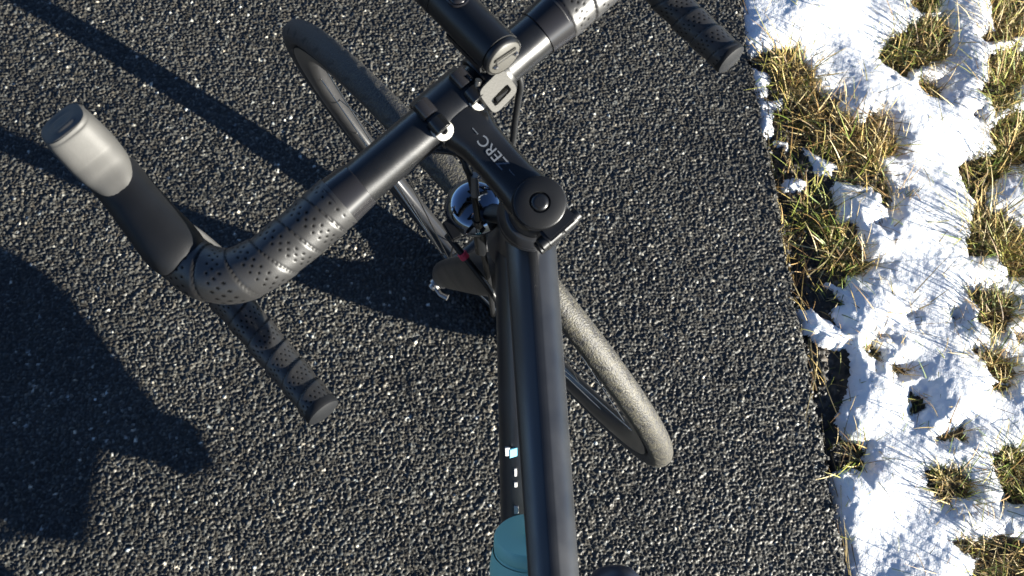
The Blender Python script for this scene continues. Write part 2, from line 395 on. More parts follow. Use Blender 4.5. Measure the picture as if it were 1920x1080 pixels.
ttube = MB().sweep(path, rad, prof=ttp, up=(0, 0, 1)).build('top_tube', M['paint'], bike)
n = 16; DT0 = A0+AX*.425
path = [DT0+(BB-DT0)*(i/n) for i in range(n+1)]
MB().sweep(path, [(.0225, .024)]*(n+1), prof=flat_prof(), up=(0, 0, 1)).build('down_tube', M['paint'], bike)
dtd = (BB-DT0).normalized(); dtn = V(0, -dtd.z, dtd.y); dtn = dtn if dtn.z > 0 else -dtn
MB().lathe([(.378, .0255), (.383, .0275), (.40, .0270), (.44, .0235), (.50, .0225), (.535, .0238), (.552, .0256), (.5585, .0260), (.5600, .0250)], A0, AX, 40).build('head_tube', M['paint'], bike)
MB().lathe([(.5606, .0250), (.5625, .0256), (.566, .0252), (.5735, .0214), (.5745, .0200)], A0, AX, 40).build('headset_cover', M['paint'], bike)
MB().lathe([(.5750, .0182), (.5762, .0188), (.5788, .0188), (.5796, .0182)], A0, AX, 36).build('headset_spacer', M['anod'], bike)
ST1 = BB+(V(0, -.7505, .74)-BB)*1.04
MB().sweep([BB+(ST1-BB)*(i/6) for i in range(7)], .0165).build('seat_tube', M['paint'], bike)
MB().lathe([(-.034, .021), (-.033, .022), (.033, .022), (.034, .021)], BB, (1, 0, 0)).build('bottom_bracket', M['paint'], bike)
for s in (-1, 1):
    MB().sweep(catmull([BB+V(s*.03, -.01, 0), BB+V(s*.042, -.12, .02), RA+V(s*.066, .02, 0), RA+V(s*.068, -.01, 0)]), (.009)).build('chainstay', M['paint'], bike)
    MB().sweep(catmull([V(s*.014, -.742, .70), V(s*.05, -.86, .55), RA+V(s*.067, .01, .03), RA+V(s*.068, 0, 0)]), .0075).build('seatstay', M['paint'], bike)
ss = (ST1-BB).normalized()
sp = MB().sweep([ST1-ss*.03, ST1+ss*.17], .0136).build('seatpost', M['anod'], bike)
SAD = ST1+ss*.175
vs = []; fs = []; ns = 22
for i in range(ns+1):
    t = i/ns; y = .15-.27*t; w = .019+.052*max(0, (t-.35)/.65)**1.6; w *= min(1, math.sqrt(max(t, .0)*14)+.25)*min(1, math.sqrt(max(1-t, 0)*18)+.3)
    for k in range(20):
        a = 2*math.pi*k/20; c, s_ = math.cos(a), math.sin(a)
        vs.append((w*c, SAD.y+y, SAD.z+.035+(.013 if s_ > 0 else .022*(.5+.5*t))*s_*(1-.3*c*c)))
fs = [(i*20+k, i*20+(k+1) % 20, (i+1)*20+(k+1) % 20, (i+1)*20+k) for i in range(ns) for k in range(20)]+[tuple(range(20)), tuple(ns*20+k for k in range(20))]
sad = MB().add(vs, fs).build('saddle', M['plastic'], bike, ang=60)
for s in (-1, 1): MB().sweep([SAD+V(s*.022, .11, .02), SAD+V(s*.022, .04, 0), SAD+V(s*.022, -.05, 0), SAD+V(s*.022, -.1, .02)], .0035, 8).build('saddle_rail', M['steel'], sad)
# marks along the down tube (their edges show beside the top tube)
def dt_mark(name, px0, px1, py, ln, m):
    p = ray_plane_x((px0+px1)/2, py); lo, hi = 0., .56
    # height of the tube's upper face where the line of sight meets it
    for _ in range(40):
        zm = (lo+hi)/2+.2; q = ray_bike((px0+px1)/2, py, zm)
        t = (q.y-DT0.y)/dtd.y; zt = (DT0+dtd*t+dtn*.0246).z
        if zm > zt: hi = (lo+hi)/2
        else: lo = (lo+hi)/2
    w = (px1-px0)/FPX*(CAMB.z-zm)/2
    c = DT0+dtd*t+dtn*.0234; c.x = q.x
    mb = MB()
    if m == 'white': mb.box(c, ((1, 0, 0), dtd, dtn), (w, ln/2, .0012), .0003)
    else: mb.box(c, ((1, .25, 0), dtd, dtn), (w, ln/2, .0012), .0003)
    mb.build(name, M[m], bike)
dt_mark('tube_letter', 945, 954, 811, .0085, 'white'); dt_mark('tube_letter', 953, 968, 813, .0085, 'cyan')
for (a, b, y, l) in ((962, 967, 850, .008), (962, 968, 873, .005), (962, 970, 921, .008)): dt_mark('tube_letter', a, b, y, l, 'white')
# fork (turned with the bars)
MB().lathe([(.352, .022), (.356, .0255), (.374, .0262), (.3765, .025)], A0, AX, 32).build('fork_crown', M['paint'], bike, SM)
cro = A0+AX*.362
axl = V(0, 0, .34)
fork = []
for s in (-1, 1):
    p = catmull([cro+V(s*.008, 0, .004), cro+V(s*.020, 0, -.014), cro+V(s*.036, .022, -.06), axl+V(s*.052, -.056, .14), axl+V(s*.057, -.010, .03), axl+V(s*.057, -.001, -.006)], 6)
    rr = catn([(.014, .012), (.0115, .0130), (.0100, .0235), (.0085, .0185), (.0065, .0105), (.0055, .0080)], 6)
    fb = MB().sweep(p, rr, prof=flat_prof(28, 2.3), up=(0, 1, 0)).build('fork_blade', M['paint'], bike, SM)
    d = MB().lathe([(0, .0075), (.003, .0082), (.005, .0078), (.0055, .005), (.009, .0048), (.010, .004)], axl+V(s*.061, 0, 0), (s, 0, 0), 24).build('axle_end', M['steel'], fb)
MB().sweep([axl+V(-.066, -.004, 0), axl+V(-.067, -.013, -.003), axl+V(-.063, -.022, -.003)], [(.003, .0025), (.003, .0022), (.004, .0025)], 12).build('skewer_lever', M['steel'], bike, SM)
# wheels
tyre_m = bpy.data.materials.new('tyre_rubber'); tyre_m.use_nodes = True
nt = tyre_m.node_tree; b = nt.nodes['Principled BSDF']; b.inputs['Roughness'].default_value = .55; b.inputs['Specular IOR Level'].default_value = .5
tc = nt.nodes.new('ShaderNodeTexCoord'); at = nt.nodes.new('ShaderNodeAttribute'); at.attribute_name = 'tread'
n1 = nt.nodes.new('ShaderNodeTexNoise'); n1.inputs['Scale'].default_value = 130; n1.inputs['Detail'].default_value = 8; n1.inputs['Roughness'].default_value = .65
nt.links.new(tc.outputs['Object'], n1.inputs['Vector'])
ml = nt.nodes.new('ShaderNodeMath'); ml.operation = 'MULTIPLY'; nt.links.new(at.outputs['Fac'], ml.inputs[0])
mr = nt.nodes.new('ShaderNodeMapRange'); mr.inputs[1].default_value = .30; mr.inputs[2].default_value = .62; nt.links.new(n1.outputs['Fac'], mr.inputs[0]); nt.links.new(mr.outputs[0], ml.inputs[1])
mx = nt.nodes.new('ShaderNodeMix'); mx.data_type = 'RGBA'; mx.inputs[6].default_value = (.022, .022, .024, 1); mx.inputs[7].default_value = (.062, .057, .042, 1)
n3 = nt.nodes.new('ShaderNodeTexNoise'); n3.inputs['Scale'].default_value = 420; n3.inputs['Detail'].default_value = 3; nt.links.new(tc.outputs['Object'], n3.inputs['Vector'])
mg = nt.nodes.new('ShaderNodeMapRange'); mg.inputs[1].default_value = .40; mg.inputs[2].default_value = .58; mg.inputs[3].default_value = .15; mg.inputs[4].default_value = 1.5; nt.links.new(n3.outputs['Fac'], mg.inputs[0])
mm = nt.nodes.new('ShaderNodeMath'); mm.operation = 'MULTIPLY'; mm.use_clamp = True; nt.links.new(ml.outputs[0], mm.inputs[0]); nt.links.new(mg.outputs[0], mm.inputs[1])
nt.links.new(mm.outputs[0], mx.inputs[0]); nt.links.new(mx.outputs[2], b.inputs['Base Color'])
bp = nt.nodes.new('ShaderNodeBump'); bp.inputs['Strength'].default_value = .9; bp.inputs['Distance'].default_value = .0014
n2 = nt.nodes.new('ShaderNodeTexNoise'); n2.inputs['Scale'].default_value = 500; n2.inputs['Detail'].default_value = 4; nt.links.new(tc.outputs['Object'], n2.inputs['Vector'])
nt.links.new(n2.outputs['Fac'], bp.inputs['Height']); nt.links.new(bp.outputs[0], b.inputs['Normal'])
def tyre_mesh():
    seg = 720; nprof = 40; vs = []; tr = []
    for k in range(seg):
        t = 2*math.pi*k/seg
        for i in range(nprof):
            a = 2*math.pi*i/nprof; rr = .0140; c, s = math.cos(a), math.sin(a)
            r0 = .3250+rr*c; x = rr*s
            tread = max(0., min(1., (c-.12)/.3))*(.12+.88*max(0., min(1., .55+1.3*math.cos(t-R(150)))))
            # sipes: short slanted cuts in the shoulders of the tread
            ph = (k/seg*60 + abs(s)*.9) % 1.0
            cut = 1. if (abs(ph-.5) < .10 and .55 < abs(s) < .88 and c > .1) else 0.
            dep = -.0012*cut
            vs.append((x*(1+dep/rr), (r0+dep*c)*math.cos(t), (r0+dep*c)*math.sin(t))); tr.append(tread*(1-cut))
    fs = [(k*nprof+i, k*nprof+(i+1) % nprof, ((k+1) % seg)*nprof+(i+1) % nprof, ((k+1) % seg)*nprof+i) for k in range(seg) for i in range(nprof)]
    mb = MB().add(vs, fs); me = mb.mesh('tyre', tyre_m, 0)
    a = me.attributes.new('tread', 'FLOAT', 'POINT'); a.data.foreach_set('value', tr); return me
TY = tyre_mesh()
rimprof = [(.3125, -.0122), (.3100, -.0126), (.3050, -.0120), (.2960, -.0110), (.2870, -.0070), (.2835, -.0028), (.2830, 0), (.2835, .0028), (.2870, .0070), (.2960, .0110), (.3050, .0120), (.3100, .0126), (.3125, .0122)]
RI = MB().ring(rimprof, (0, 0, 0), 180).mesh('rim', M['rim'], 35)
HU = MB().lathe([(-.048, .009), (-.047, .011), (-.036, .0115), (-.0355, .024), (-.032, .024), (-.030, .014), (-.01, .0125), (.01, .0125), (.030, .014), (.032, .024), (.0355, .024), (.036, .0115), (.047, .011), (.048, .009)], (0, 0, 0), (1, 0, 0), 32).mesh('hub', M['anod'], 30)
def wheel(name, mtx):
    w = empty(name, bike, mtx)
    def part(nm, me):
        o = bpy.data.objects.new(nm, me); col.objects.link(o); o.parent = w; return o
    part('tyre', TY); part('rim', RI); part('hub', HU)
    for k in range(24):
        t = 2*math.pi*(k+.5)/24; s = -1 if k % 2 else 1; tt = t+(.30 if (k//2) % 2 else -.30)
        MB().sweep([(s*.034, .023*math.cos(tt), .023*math.sin(tt)), (s*.003, .286*math.cos(t), .286*math.sin(t))], [(.0014, .0007)]*2, 8, up=(1, 0, 0)).build('spoke', M['spoke'], w)
    MB().sweep([(0, 0, .286), (0, 0, .240)], .0027, 10).build('valve', M['plastic'], w)
    return w
fw = wheel('front_wheel', SM @ Matrix.Translation((0, 0, .34)) @ Matrix.Rotation(R(20), 4, 'X'))
rw = wheel('rear_wheel', Matrix.Translation(RA))
# stem
RXl = V(1, 0, 0)
S1 = A0+AX*(SCAP-.022)
stem = empty('stem', bike, SM)
pr = flat_prof(40, 2.7)
SU = BD.cross(V(-1, 0, 0)).normalized()
if SU.z < 0: SU = -SU
body = [S1+BD*t for t in (.004, .014, .024, .036, .050, .060, .070, .080)]
MB().sweep(body, [(.0178, .0185), (.0172, .0175), (.0160, .0158), (.0155, .0150), (.0155, .0150), (.0160, .0155), (.0190, .0168), (.0200, .0172)], prof=pr, up=tuple(SU)).build('stem_body', M['anod'], stem)
MB().lathe([(SCAP-.0405, .0178), (SCAP-.0395, .0186), (SCAP-.006, .0186), (SCAP-.0048, .0180)], A0, AX, 48).build('steerer_clamp', M['anod'], stem)
MB().lathe([(SCAP-.0046, .0172), (SCAP-.0036, .0176), (SCAP-.0006, .0174), (SCAP, .0166), (SCAP, .0072), (SCAP-.0016, .0066), (SCAP-.0018, .0)], A0, AX, 56, cap=False).build('top_cap', M['plastic'], stem)
MB().lathe([(SCAP-.0018, .0062), (SCAP-.0005, .0060), (SCAP+.0007, .0048), (SCAP+.0011, .0030), (SCAP+.0011, .0)], A0, AX, 32, cap=False).build('cap_bolt', M['anod'], stem)
# clamp ring round the bar, faceplate and bolts
MB().ring([(.0163, -.0205), (.0163, .0205), (.0192, .0200), (.0198, .0150), (.0198, -.0150), (.0192, -.0200)], BAR, 64).build('faceplate', M['anod'], stem)
for s in (-1, 1):
    for u in (1, -1):
        c = BAR+V(s*.0158, 0, 0)+SU*(u*.0178)
        MB().lathe([(-.0135, .0058), (-.0130, .0066), (-.006, .0066), (-.0035, .0064)], c, BD, 24).build('bolt_boss', M['anod'], stem)
        bolt = MB().lathe([(-.0003, .0060), (.0005, .0064), (.0112, .0064), (.0120, .0056)], c, BD, 24).build('faceplate_bolt', M['gloss'], stem)
        if u == 1:
            nd = (SU*.80-BD*.60).normalized(); nc = c-BD*.0125-SU*.0010
            MB().lathe([(-.0075, .0070), (.0010, .0071), (.0020, .0066), (.0024, .0054), (.0022, .0026), (-.0030, .0022), (-.0032, .0)], nc, nd, 28, cap=False).build('bolt_nut', M['bolt'], stem)
# pinch bolts behind the steerer
for dz in (-.012, .009):
    c = S1-BD*.0215+AX*dz
    MB().lathe([(-.0175, .0042), (-.0170, .0050), (-.0125, .0050), (-.0120, .0056), (-.0015, .0056), (-.0012, .004), (.0012, .004), (.0015, .0056), (.0125, .0056), (.0130, .0047), (.0160, .0047), (.0168, .0038)], c, (1, 0, 0), 24).build('pinch_bolt', M['anod'], stem)
MB().box(S1-BD*.0185, ((1, 0, 0), BD, AX), (.0125, .006, .0165), .002).build('clamp_ears', M['anod'], stem)
# lettering on the stem, reading towards the bar
fc = bpy.data.curves.new('stem_lettering', 'FONT'); fc.body = 'ZERC'; fc.size = .0105; fc.align_x = 'CENTER'; fc.align_y = 'CENTER'; fc.extrude = .00012; fc.space_character = 1.05
fo = bpy.data.objects.new('tmp_text', fc); col.objects.link(fo)
bpy.context.view_layer.update(); dg = bpy.context.evaluated_depsgraph_get()
tm = bpy.data.meshes.new_from_object(fo.evaluated_get(dg)); bpy.data.objects.remove(fo)
tm.materials.clear(); tm.materials.append(M['print'])
to = bpy.data.objects.new('lettering', tm); col.objects.link(to); to.parent = stem
ty = SU.cross(BD); tx = BD
c = S1+BD*.0455+SU*.01525+ty*.000
to.matrix_local = Matrix(((tx.x, ty.x, SU.x, c.x), (tx.y, ty.y, SU.y, c.y), (tx.z, ty.z, SU.z, c.z), (0, 0, 0, 1)))
for t, hh in ((.0270, .01575), (.0640, .01640)):
    MB().box(S1+BD*t+SU*hh, (BD, ty, SU), (.0028, .00022, .0003)).build('printed_dash', M['print'], stem)
# handlebar
hb = empty('handlebar', bike, SM @ Matrix.Translation(BAR))
def barpath(s):
    return [V(s*x, y, z) for x, y, z in ((.06, 0, 0), (.10, 0, 0), (.14, 0, 0), (.165, .0012, 0), (.187, .010, 0), (.200, .030, -.001), (.204, .054, -.004), (.2055, .074, -.016), (.2065, .083, -.038), (.2075, .080, -.066), (.2085, .064, -.094), (.2095, .038, -.114), (.210, .006, -.124), (.210, -.028, -.1275), (.210, -.0585, -.129))]
MB().sweep([(-.100, 0, 0), (.100, 0, 0)], .0159, 48).build('bar_tube', M['anod'], hb)
def resample(P, ds):
    P = np.array([tuple(p) for p in P]); L = np.r_[0, np.cumsum(np.linalg.norm(np.diff(P, axis=0), axis=1))]
    n = int(L[-1]/ds)+1; s = np.linspace(0, L[-1], n); return np.stack([np.interp(s, L, P[:, i]) for i in range(3)], 1), s
def make_tape(s):
    P, S_ = resample(catmull(barpath(s), 24), .00075)
    # smooth a little and start the wrap where the bar leaves the clamp area
    k0 = int(np.argmin(abs(abs(P[:, 0])-.098)+1e3*(P[:, 1] > .02))); P = P[k0:]; S_ = S_[k0:]-S_[k0]
    T = np.gradient(P, axis=0); T /= np.linalg.norm(T, axis=1)[:, None]
    U = np.zeros_like(P); u = np.array([0, 0, 1.])
    for i in range(len(P)):
        u = u-T[i]*(u@T[i]); u /= np.linalg.norm(u); U[i] = u
    Wv = np.cross(T, U); nseg = 150; th = np.arange(nseg)/nseg*2*np.pi
    TH, SS = np.meshgrid(th, S_)
    L = S_[-1]
    r0 = np.interp(S_, [0, .05, .11, .16, .24, L], [.0184, .0184, .0187, .0178, .0138, .0129])[:, None]
    pitch = .0225
    hel = SS/pitch - s*TH/(2*np.pi) + .10*np.sin(SS*37)+.05*np.sin(TH+SS*60); fr = hel % 1.0; turn = np.floor(hel)
    ridge = np.interp(S_, [0, .09, .2, L], [.0008, .0008, .0014, .0014])[:, None]*(1-fr)-.0005*np.exp(-((fr-.02)/.035)**2)-.0005*np.exp(-((fr-1.0)/.035)**2)
    if s: ridge = ridge+.00025*np.sin(TH*3+turn*2.1)*np.sin(fr*3.1)
    # perforations: staggered rows along the middle of the strip
    al = (TH/(2*np.pi)+turn*.37)*(2*np.pi*.0170)/.0058; ac = (fr*pitch-.0050)/.0037
    row = np.floor(ac); inb = (row >= 0) & (row < 3)
    fa = (al+.5*(row % 2)) % 1.0-.5; fb = ac % 1.0-.5
    d = np.sqrt((fa*.0058)**2+(fb*.0037)**2); dot = np.where(inb & (SS > .004), np.clip(1.6*(1-(d/.00108)**2), 0, 1), 0)
    rr = r0+ridge-.0003*dot
    co = P[:, None, :]+(np.cos(TH)*rr)[..., None]*Wv[:, None, :]+(np.sin(TH)*rr)[..., None]*U[:, None, :]
    n, m = TH.shape; idx = np.arange(n*m).reshape(n, m); j = np.roll(idx, -1, 1)
    q = np.stack([idx[:-1], j[:-1], j[1:], idx[1:]], -1).reshape(-1, 4)
    me = bpy.data.meshes.new('bar_tape'); me.vertices.add(n*m); me.vertices.foreach_set('co', co.astype(np.float32).ravel())
    me.loops.add(q.size); me.loops.foreach_set('vertex_index', q.ravel().astype(np.int32)); me.polygons.add(len(q))
    me.polygons.foreach_set('loop_start', np.arange(0, q.size, 4, dtype=np.int32)); me.polygons.foreach_set('loop_total', np.full(len(q), 4, np.int32)); me.update(); me.validate()
    base = .015*(1+.18*np.sin(turn*4.7))*(1-.92*dot)
    a = me.attributes.new('tint', 'FLOAT_COLOR', 'POINT'); c = base.ravel()
    a.data.foreach_set('color', np.stack([c, c, c*1.04, ((1-.97*dot)*(1-.85*np.exp(-((fr-.02)/.03)**2)-.85*np.exp(-((fr-1.0)/.03)**2)).clip(0, 1)).ravel()], 1).astype(np.float32).ravel())
    me.materials.append(M['tape']); me.shade_smooth()
    o = bpy.data.objects.new('bar_tape', me); col.objects.link(o); o.parent = hb
    e = Vector(P[-1]); t = Vector(T[-1])
    MB().lathe([(-.004, .0136), (.0008, .0142), (.0030, .0134), (.0042, .0105), (.0046, .0)], e, t, 36, cap=False).build('bar_end_plug', M['rubber'], hb)
    MB().lathe([(-.0180, .0163), (-.0176, .0170), (0, .0184), (.0035, .0188), (.0040, .0178)], V(s*.098, 0, 0), (s, 0, 0), 48).build('finishing_band', M['gloss'], hb)
make_tape(-1); make_tape(1)
# brake levers with rubber hoods
for s in (-1, 1):
    lv = empty('brake_lever', hb)
    pts = [(s*.203, .0385, .002), (s*.203, .043, .004), (s*.2035, .056, .006), (s*.2035, .076, .010), (s*.203, .098, .014), (s*.2025, .116, .020)]
    rr = [(.0150, .0150), (.0188, .0195), (.0200, .0212), (.0186, .0212), (.0176, .0205), (.0176, .0195)]
    MB().sweep(catmull(pts, 6), catn(rr, 6), prof=flat_prof(36, 2.5), up=(0, 0, 1)).build('rubber_hood', M['rubber'], lv)
    pts = [(s*.2027, .086, .0275), (s*.2026, .098, .0275), (s*.2024, .112, .0300), (s*.2022, .1245, .0375), (s*.2020, .1318, .0480), (s*.2018, .1375, .0590), (s*.2017, .1392, .0635), (s*.2017, .1396, .0646), (s*.2017, .1399, .0654), (s*.2017, .14005, .0657), (s*.2017, .1401, .06585)]
    rr = [(.003, .003), (.0115, .0092), (.0165, .0142), (.0182, .0166), (.0180, .0164), (.0172, .0150), (.0162, .0135), (.0150, .0124), (.0110, .0090), (.0060, .0050), (.0008, .0007)]
    tip = MB().sweep(catmull(pts, 6), catn(rr, 6), prof=flat_prof(36, 3.0)).build('hood_tip', M['tip'], lv, ang=42)
    tip['label'] = 'pale grey upturned tip of the hood'
    pts = [(s*.203, .140, .020), (s*.204, .152, -.005), (s*.208, .148, -.040), (s*.213, .128, -.075), (s*.217, .106, -.103), (s*.219, .098, -.118)]
    MB().sweep(catmull(pts, 6), catn([(.009, .008), (.0095, .006), (.009, .004), (.0085, .003), (.0085, .0026), (.006, .002)], 6), prof=flat_prof(24, 2.6), up=(0, 1, 0)).build('lever_blade', M['alloy'], lv)
    pts = [(s*.203, .110, -.010), (s*.198, .098, -.036), (s*.190, .080, -.052), (s*.186, .060, -.060)]
    MB().sweep(catmull(pts, 6), catn([(.004, .006), (.004, .009), (.003, .011), (.0026, .008)], 6), prof=flat_prof(24, 2.6), up=(0, 0, 1)).build('shift_paddle', M['alloy'], lv)
# hoses and cables
def hose(name, pts, r, m='plastic', parent=bike): return MB().sweep(catmull(pts, 8), r, 12).build(name, M[m], parent)
barw = SM @ BAR
rb = lambda px, py, z: ray_bike(px, py, z)
hose('brake_hose', [SM @ (BAR+V(.06, .012, -.012)), rb(975, 150, .890), rb(972, 185, .872), rb(966, 225, .850), rb(961, 268, .825), rb(950, 330, .800), rb(936, 400, .775), rb(930, 450, .72)], .0026)
h2 = hose('brake_hose', [SM @ (BAR+V(-.05, .012, -.012)), rb(850, 285, .875), rb(876, 318, .862), rb(886, 350, .845), rb(892, 385, .825), rb(896, 415, .80), rb(905, 470, .74), rb(915, 520, .66), rb(925, 590, .55)], .0026)
MB().sweep([rb(889, 328, .858), rb(891, 366, .838)], .0031, 16).build('hose_sleeve', M['alloy'], h2)
MB().sweep([rb(895, 410, .803), rb(899, 440, .775), rb(902, 470, .745)], [.0042, .0048, .0048], 16).build('hose_ferrule', M['anod'], h2)
h3 = hose('gear_cable', [rb(838, 440, .700), rb(868, 478, .685), rb(905, 525, .665), rb(930, 560, .645), rb(950, 592, .620), rb(966, 620, .590)], .0030)
d = (rb(868, 478, .685)-rb(905, 525, .665)).normalized()
MB().sweep([rb(869, 479, .6848)+d*.003, rb(869, 479, .6848)-d*.003], .0042, 16).build('red_band', M['red'], h3)
# bell, a polished dome on a bracket beside the steerer
bell = empty('bell', bike)
bc = rb(888, 386, .795)
up = (CAMB-bc).normalized(); up = (up*.55+V(-.1, -.05, 1)*.6).normalized()
prof = [(.0, .0232), (.002, .0234), (.006, .0224), (.0105, .0196), (.0138, .0158), (.0160, .0110), (.0171, .0055), (.0174, .0)]
MB().lathe(prof, bc-up*.008, up, 48, cap=False).build('bell_dome', M['chrome'], bell, ang=0)
MB().lathe([(-.006, .016), (-.005, .0205), (-.001, .0215), (0, .0200)], bc-up*.008, up, 36).build('bell_base', M['plastic'], bell)
MB().sweep([bc-up*.010, (bc-up*.02)*.5+(A0+AX*.535)*.5, A0+AX*.53], (.008, .006), 16).build('bell_bracket', M['plastic'], bell)
MB().box(bc-up*.006+V(-.018, -.018, -.002), ((1, .5, 0), (-.5, 1, 0), (0, 0, 1)), (.004, .009, .003), .001).build('bell_lever', M['plastic'], bell)
# drivetrain
cr = empty('crankset', bike)
PED = V(.118, -.508, .158)
MB().ring([(.102, .0455), (.102, .0435), (.072, .0430), (.072, .0460)], BB, 120).build('chainring', M['anod'], cr)
for k in range(5):
    t = 2*math.pi*k/5+.4
    MB().sweep([BB+V(.048, .01*math.cos(t), .01*math.sin(t)), BB+V(.046, .08*math.cos(t), .08*math.sin(t))], (.008, .004), 12).build('spider_arm', M['anod'], cr)
d = (PED-BB); d.x = 0; d.normalize()
for s in (1, -1):
    e = BB+d*s*.166
    MB().sweep([BB+V(s*.062, 0, 0)-d*s*.012, BB+V(s*.066, 0, 0)+d*s*.08, e+V(s*.074, 0, 0)+d*s*.012], [(.013, .008), (.010, .007), (.011, .006)], 16, up=(1, 0, 0)).build('crank_arm', M['anod'], cr)
    p = MB(); p.lathe([(.08, .006), (.14, .006)], e, (s, 0, 0), 16)
    p.box(e+V(s*.118, 0, .0), ((1, 0, 0), (0, 1, .15 if s > 0 else 0), (0, -.15 if s > 0 else 0, 1)), (.030, .022, .007), .002).build('pedal', M['plastic'], cr)
MB().ring([(.052, .052), (.052, .020), (.040, .020), (.024, .052)], RA, 60).build('cassette', M['chain'], bike)
for zs in (1, -1):
    MB().sweep([BB+V(.0445, 0, zs*.100), RA+V(.040, 0, zs*.045)], (.003, .004), 8).build('chain', M['chain'], bike)
# bottle cage and bottle on the down tube
BR = .0362
pd = ray_plane_x(990, 1002, 0.)
off = .024+.005+BR
lo = None
for k in range(400):
    t = k*.001; q = DT0+dtd*t+dtn*off
    pj = RMB.transposed() @ (q-CAMB); py = 540+FPX*pj.y/pj.z
    if lo is None or abs(py-1000) < lo[0]: lo = (abs(py-1000), t)
LT = lo[1]; LID = DT0+dtd*LT+dtn*off
QB = Matrix.Translation((0, 0, -HGT)) @ Q.to_4x4()
cg = empty('bottle_cage', bike)
for s in (-1, 1):
    MB().sweep(catmull([LID+dtd*.19+dtn*(-BR-.002)+V(s*.012, 0, 0), LID+dtd*.17+V(s*(BR+.003), 0, 0)-dtn*.01, LID+dtd*.10+V(s*(BR+.003), 0, 0)+dtn*.01, LID+dtd*.09+V(s*.02, 0, 0)+dtn*(BR-.004)], 6), .0025, 10).build('cage_wire', M['plastic'], cg)
MB().box(LID+dtd*.13-dtn*(BR+.0025), ((1, 0, 0), dtd, dtn), (.012, .06, .002), .001).build('cage_plate', M['plastic'], cg)
bot = empty('water_bottle', None, None)
bot.matrix_world = QB @ Matrix.Translation(LID+dtd*.2)
tag(bot, 'teal plastic water bottle with flat lid held on the down tube', 'bottle')
bl = Matrix.Translation(-(LID+dtd*.2))
MB().lathe([(.0165, .0330), (.022, .0345), (.034, .0362), (.20, .0362), (.204, .034), (.2045, .0)], LID, dtd, 56, cap=False).build('bottle_body', M['teal'], bot, bl)
lid = MB().lathe([(.0, .0), (.0, .0270), (.0006, .0300), (.0026, .0316), (.0120, .0322), (.0130, .0318), (.0150, .0308), (.0166, .0320)], LID, dtd, 56, cap=False).build('bottle_lid', M['teal'], bot, bl)
MB().lathe([(-.0105, .0), (-.0105, .0070), (-.009, .0090), (.001, .0098)], LID+V(.004, 0, 0), dtd, 32, cap=False).build('drinking_spout', M['teal'], lid)

# ------------------------------------------------------------------ torch clamped on the bar
LB = SM.to_3x3() @ V(0, 1, 0); LB = (LB+V(.02, 0, -.02)).normalized()
LZ = BAR.z+.052
tail = rb(943, 106, LZ); LR = .0148
LU = V(0, 0, 1); LU = (LU-LB*LU.dot(LB)).normalized(); LX = LB.cross(LU)
lamp = empty('bicycle_light'); base_b = tail-LU*.03; lamp.matrix_world = QB @ Matrix.Translation(base_b)
tag(lamp, 'black cylindrical torch with round button clamped on the bar right of the stem', 'light')
ml_ = Matrix.Translation(-base_b)
body = MB().lathe([(-.0018, .0128), (-.0008, .0140), (.0, .0143), (.0018, .0143), (.0020, .0138), (.0030, .0138), (.0032, .0147), (.0040, .0148), (.0590, .0148), (.0594, .0144), (.0606, .0144), (.0610, .0150), (.1150, .0152), (.1165, .0146), (.1165, .0)], tail, LB, 56, cap=False).build('light_body', M['plastic'], lamp, ml_)
cap = MB().lathe([(-.0020, .0), (-.0020, .0118), (-.0014, .0126), (-.0006, .0128)], tail, LB, 48, cap=False).build('tail_cap', M['bracket'], lamp, ml_)
MB().box(tail-LB*.0026+LU*.0040, (LX, LB, LU), (.0085, .0014, .0016), .0006).build('tail_ridge', M['bracket'], cap)
MB().box(tail-LB*.0022+LU*.0008, (LX, LB, LU), (.0072, .0006, .0011), .0003).build('tail_slot', M['gloss'], cap)
for s in (-1, 1): MB().lathe([(0, .0), (.0002, .0012), (.0012, .0017), (.0022, .0017), (.003, .001)], tail-LB*.0045+LX*(s*.0082)-LU*.0012, LB, 16).build('tail_stud', M['steel'], cap)
bt = tail+LB*.0455+LU*.0138
MB().lathe([(0, .0074), (.0014, .0074), (.0018, .0068), (.0014, .0056), (.0022, .0052), (.0032, .0036), (.0036, .0)], bt, LU, 36, cap=False).build('light_button', M['gloss'], lamp, ml_)
# mount: saddle under the torch, strap round the bar with two slots, turned to the sun
bcen = SM @ (BAR+SMI.to_3x3() @ V(0, 0, 0))
BLx = SM.to_3x3() @ V(1, 0, 0)
mc = tail+LB*.030-LU*.019
MB().box(mc, (LX, LB, LU), (.010, .020, .0045), .002).build('mount_saddle', M['plastic'], lamp, ml_)
lat = (mc-bcen).dot(BLx)
cb = bcen+BLx*lat
st = MB()
pth = []
for k in range(49):
    a = 2*math.pi*k/48; pth.append(cb+(SM.to_3x3() @ V(0, math.cos(a)*.0175, math.sin(a)*.0175)))
st.sweep(pth, (.0016, .0095), 12, prof=flat_prof(16, 4), up=tuple(BLx), cap=False).build('mount_strap', M['plastic'], lamp, ml_)
